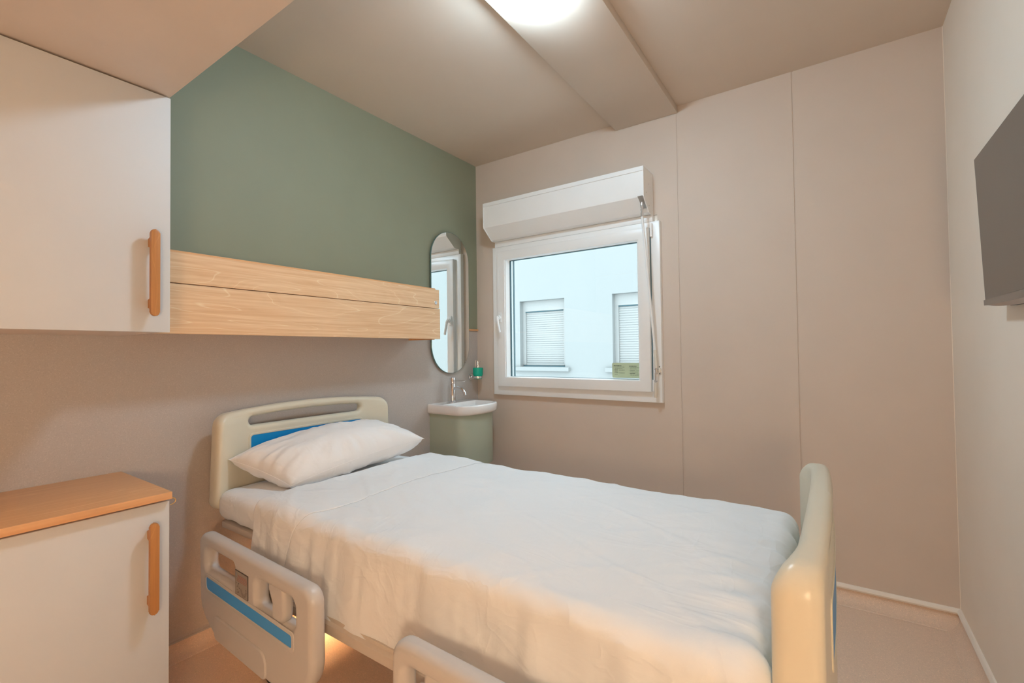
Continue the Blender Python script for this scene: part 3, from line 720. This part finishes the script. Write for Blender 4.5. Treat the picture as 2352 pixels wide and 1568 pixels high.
# ------------------------------------------------------------------ mattress and bedding
MX0, MX1, MY0, MY1, MZ0, MZT = .128, 2.012, .838, 1.672, .528, .640
def grid_obj(name, nu, nv, fn, m, parent=None, solid=0.0, off=1, close=False):
    b = BM(); V = [[b.verts.new(fn(i/(nu-1), j/(nv-1))) for j in range(nv)] for i in range(nu)]
    for i in range(nu-1):
        for j in range(nv-1): b.faces.new((V[i][j], V[i+1][j], V[i+1][j+1], V[i][j+1]))
    o = obj(name, b, m, parent, smooth='keep')
    o.data.shade_smooth()
    if solid:
        s = o.modifiers.new('thick', 'SOLIDIFY'); s.thickness = solid; s.offset = off
    return o
b = BM(); box(b, MX0, MX1, MY0, MY1, MZ0, MZT, .046, 5)
bmesh.ops.subdivide_edges(b, edges=[e for e in b.edges if e.calc_length() > .2], cuts=40, use_grid_fill=True)
for v in b.verts:
    p = v.co.copy(); cy = (p.y-YC)/.42; cx = (p.x-1.07)/.95
    if p.z > .57: p.z += .010*(1-cy**2)*max(0, 1-cx**6)
    a = fbm(p.x*6, p.y*6, p.z*9)*.006
    side = sst(.0, .05, MZT-p.z)
    a += fbm(p.x*16, p.y*4, p.z*5)*.005*side
    nrm = Vector((0, p.y-YC, 0)).normalized() if side > .3 else Vector((0, 0, 1))
    v.co = p+nrm*a - Vector((0, 0, .012*sst(.3, .9, fbm(p.x*9, p.y*2)*.5+.5)*(1 if p.z < MZ0+.03 else 0)))
mt = obj('mattress', b, M['linen'], None, smooth=70)
tag(mt, 'white sheeted mattress lying on the hospital bed', 'mattress')

# top sheet: laid over the mattress, hanging on both long sides and over the foot
R = .042
A0, A1 = .455, 1.975; B1 = (MY1-MY0)/2-.018; DROP = .272
def crown(y, x):
    cy = (y-YC)/.43; cx = (x-1.07)/.98
    return .652+.012*(1-cy*cy)*max(0, 1-max(0, cx)**8)
def drape(a, bb, lift=0.0):
    """a along the bed, bb across (signed from the centre line), both measured on the cloth"""
    da = max(0, a-A1); s = 1 if bb > 0 else -1; db = max(0, abs(bb)-B1)
    d = math.hypot(da, db)
    if d > DROP: d = DROP+(d-DROP)*.12
    if d > 1e-6: ux, uy = da/math.hypot(da, db), db/math.hypot(da, db)
    else: ux = uy = 0
    q = min(d/R, PI/2); h = R*math.sin(q); dr = R*(1-math.cos(q))+max(0, d-R*PI/2)
    x = min(a, A1)+ux*(h+.10*dr*0); y = YC+s*(min(abs(bb), B1)+uy*(h+.10*dr))
    z = crown(YC+s*min(abs(bb), B1), min(a, A1))-dr
    n = Vector((ux*math.sin(q), s*uy*math.sin(q), math.cos(q)))
    fall = sst(.0, .12, d)
    # soft creases on top, hanging folds on the sides
    w = fbm(a*3.2+bb*2.2, bb*2.4-a*1.0, .3)*.0075
    t = fbm(a*5-bb*4, bb*3, 5.1, 2); w += (1-abs(t)*4)*.0022*(1-.4*fall) if abs(t) < .25 else 0
    t = fbm(a*2.4+bb*5, a*1.7, 9.7, 2); w += (1-abs(t)*8)*.0026 if abs(t) < .125 else 0
    w += fall*(math.sin(a*21+fbm(a*2, 1.7)*5)*.008*sst(.3, .9, a)*(.4+.6*sst(.02, .16, d)) + fbm(a*14, d*2, 2.2)*.009)*(1-.75*sst(.17, .27, d))
    w += sst(1.80, 1.99, a)*fbm(bb*16, a*4, 3.3)*.012
    return Vector((x, y, z))+n*(w+lift)
LB = B1+DROP+.012
def fs(u, v):
    bb = -LB+2*LB*v; a = A0+(2.145-A0)*u
    # hem of the near side: free head edge slightly raked
    d = max(0, abs(bb)-B1)
    a0 = A0+.05*sst(0, .25, 1-abs(bb)/B1 if abs(bb) < B1 else 0)*0
    a = a0+(2.145-a0)*u + .008*fbm(bb*5, .4)*(1-u)**8
    return drape(a, bb)
ts = grid_obj('top_sheet', 210, 190, fs, M['linen'], None, .0025, 1)
tag(ts, 'white top sheet tucked over the mattress with a folded-back cuff', 'sheet')
def fc(u, v):
    bb = -LB+.002+(2*LB-.03)*v
    e1 = .775+.015*sst(-.2, .4, bb)-.10*sst(.30, .62, -bb)+.006*fbm(bb*9, 2.1)
    a = A0-.004+(e1-A0)*u
    lift = .0045+.0035*math.sin(u*PI)*(.6+fbm(bb*6, u*2, 7.7))-.0012*sst(.93, 1, u)
    if u < .02: lift = .0015
    return drape(a, bb, lift)
grid_obj('folded_cuff', 44, 190, fc, M['linen'], ts, .002, 1)

# pillow: four corners, plump middle, gathered creases
PA, PB, PC_, PD = Vector((.135, .885, .745)), Vector((.418, .980, .660)), Vector((.500, 1.60, .748)), Vector((.165, 1.545, .795))
def pil(u, v, s):
    # u from headboard side (A,D) to the front edge (B,C); v from near to far
    p = (PA.lerp(PB, u)).lerp(PD.lerp(PC_, u), v)
    c = (PA+PB+PC_+PD)/4
    n = ((PC_-PA).cross(PD-PB)).normalized()
    if n.z < 0: n = -n
    U, V_ = 2*u-1, 2*v-1
    pinch = .055*((1-U*U)*abs(V_)**6) ; pin2 = .03*((1-V_*V_)*abs(U)**6)
    p -= (PD-PA).normalized()*(pinch*(.25) * (1 if V_ > 0 else -1)); 
    prof = (max(0, 1-abs(U)**2.6)*max(0, 1-abs(V_)**2.6))**.55
    if s < 0: prof = (max(0, 1-abs(U)**6)*max(0, 1-abs(V_)**6))**.5
    p.z += .016*(1-V_*V_)*sst(.4, 1, u)
    h = (.098 if s > 0 else .080)*prof
    edge = sst(.35, 1, max(abs(U), abs(V_)))
    ang = math.atan2(V_*1.5, U)
    rad = math.hypot(U, V_)
    w = fbm(ang*5.5, rad*1.2, s*3.0)*.014*edge*min(1, prof*3) + fbm(u*3.3, v*4.5, s*2+.5)*.009*min(1, prof*2)
    # long crease from the near front corner
    t = (u-.88)*1.0+(v-.10)*.35
    w += -.007*math.exp(-(t/.04)**2)*sst(.5, .1, v)*(prof)
    return p+n*s*(h+w)+Vector((0, 0, .004))
b = BM(); nu, nv = 46, 62
rows = {}
for s in (1, -1):
    for i in range(nu):
        for j in range(nv):
            if s < 0 and (i in (0, nu-1) or j in (0, nv-1)): rows[s, i, j] = rows[1, i, j]
            else: rows[s, i, j] = b.verts.new(pil(i/(nu-1), j/(nv-1), s))
for s in (1, -1):
    for i in range(nu-1):
        for j in range(nv-1):
            q = [rows[s, i, j], rows[s, i+1, j], rows[s, i+1, j+1], rows[s, i, j+1]]
            b.faces.new(q if s > 0 else q[::-1])
for v in b.verts:
    zc = .650
    if v.co.z < zc and v.co.y > .86: v.co.z = zc+(v.co.z-zc)*.12
    if v.co.x < .128: v.co.x = .128+(v.co.x-.128)*.1
pw = thing('pillow', 'plump white pillow leaning on the cream headboard', 'pillow', (.32, 1.25, .66))
po = obj('pillowcase', b, M['pillow'], pw, smooth=75)
# piped seam around the edge
b = BM(); ring = [rows and None]
seam = []
for t in range(60): seam.append(pil(t/59, 0, 1))
for t in range(1, 80): seam.append(pil(1, t/79, 1))
for t in range(1, 60): seam.append(pil(1-t/59, 1, 1))
b.free(); b = BM(); tube(b, seam, .0008, 6); obj('seam', b, M['pillow'], po)

# ------------------------------------------------------------------ world, camera, colour
w = bpy.data.worlds.new('sky'); bpy.context.scene.world = w; w.use_nodes = True
bg = w.node_tree.nodes['Background']; bg.inputs['Color'].default_value = (.86, .98, 1.04, 1); bg.inputs['Strength'].default_value = 4.0

cam = bpy.data.cameras.new('camera'); co = bpy.data.objects.new('camera', cam); C.objects.link(co)
yaw, pitch, roll = math.radians(34.538), math.radians(1.182), math.radians(-.690)
wv = Vector((-math.sin(yaw)*math.cos(pitch), math.cos(yaw)*math.cos(pitch), math.sin(pitch)))
r0 = Vector((math.cos(yaw), math.sin(yaw), 0)); u0 = r0.cross(wv)
rv = r0*math.cos(roll)+u0*math.sin(roll); uv = -r0*math.sin(roll)+u0*math.cos(roll)
co.matrix_world = Matrix(((rv.x, uv.x, -wv.x, 2.118), (rv.y, uv.y, -wv.y, 0), (rv.z, uv.z, -wv.z, 1.165), (0, 0, 0, 1)))
cam.sensor_fit = 'HORIZONTAL'; cam.sensor_width = 36; cam.lens = 1068.2/2352*36; cam.clip_start = .02
sc = bpy.context.scene; sc.camera = co
vs = sc.view_settings; vs.view_transform = 'Standard'; vs.look = 'None'; vs.gamma = 1; vs.use_curve_mapping = False; vs.exposure = 0.0
sc.cycles.max_bounces = 10; sc.cycles.diffuse_bounces = 6; sc.cycles.glossy_bounces = 5; sc.cycles.transparent_max_bounces = 12
sc.cycles.sample_clamp_indirect = 25.0; sc.cycles.use_denoising = True
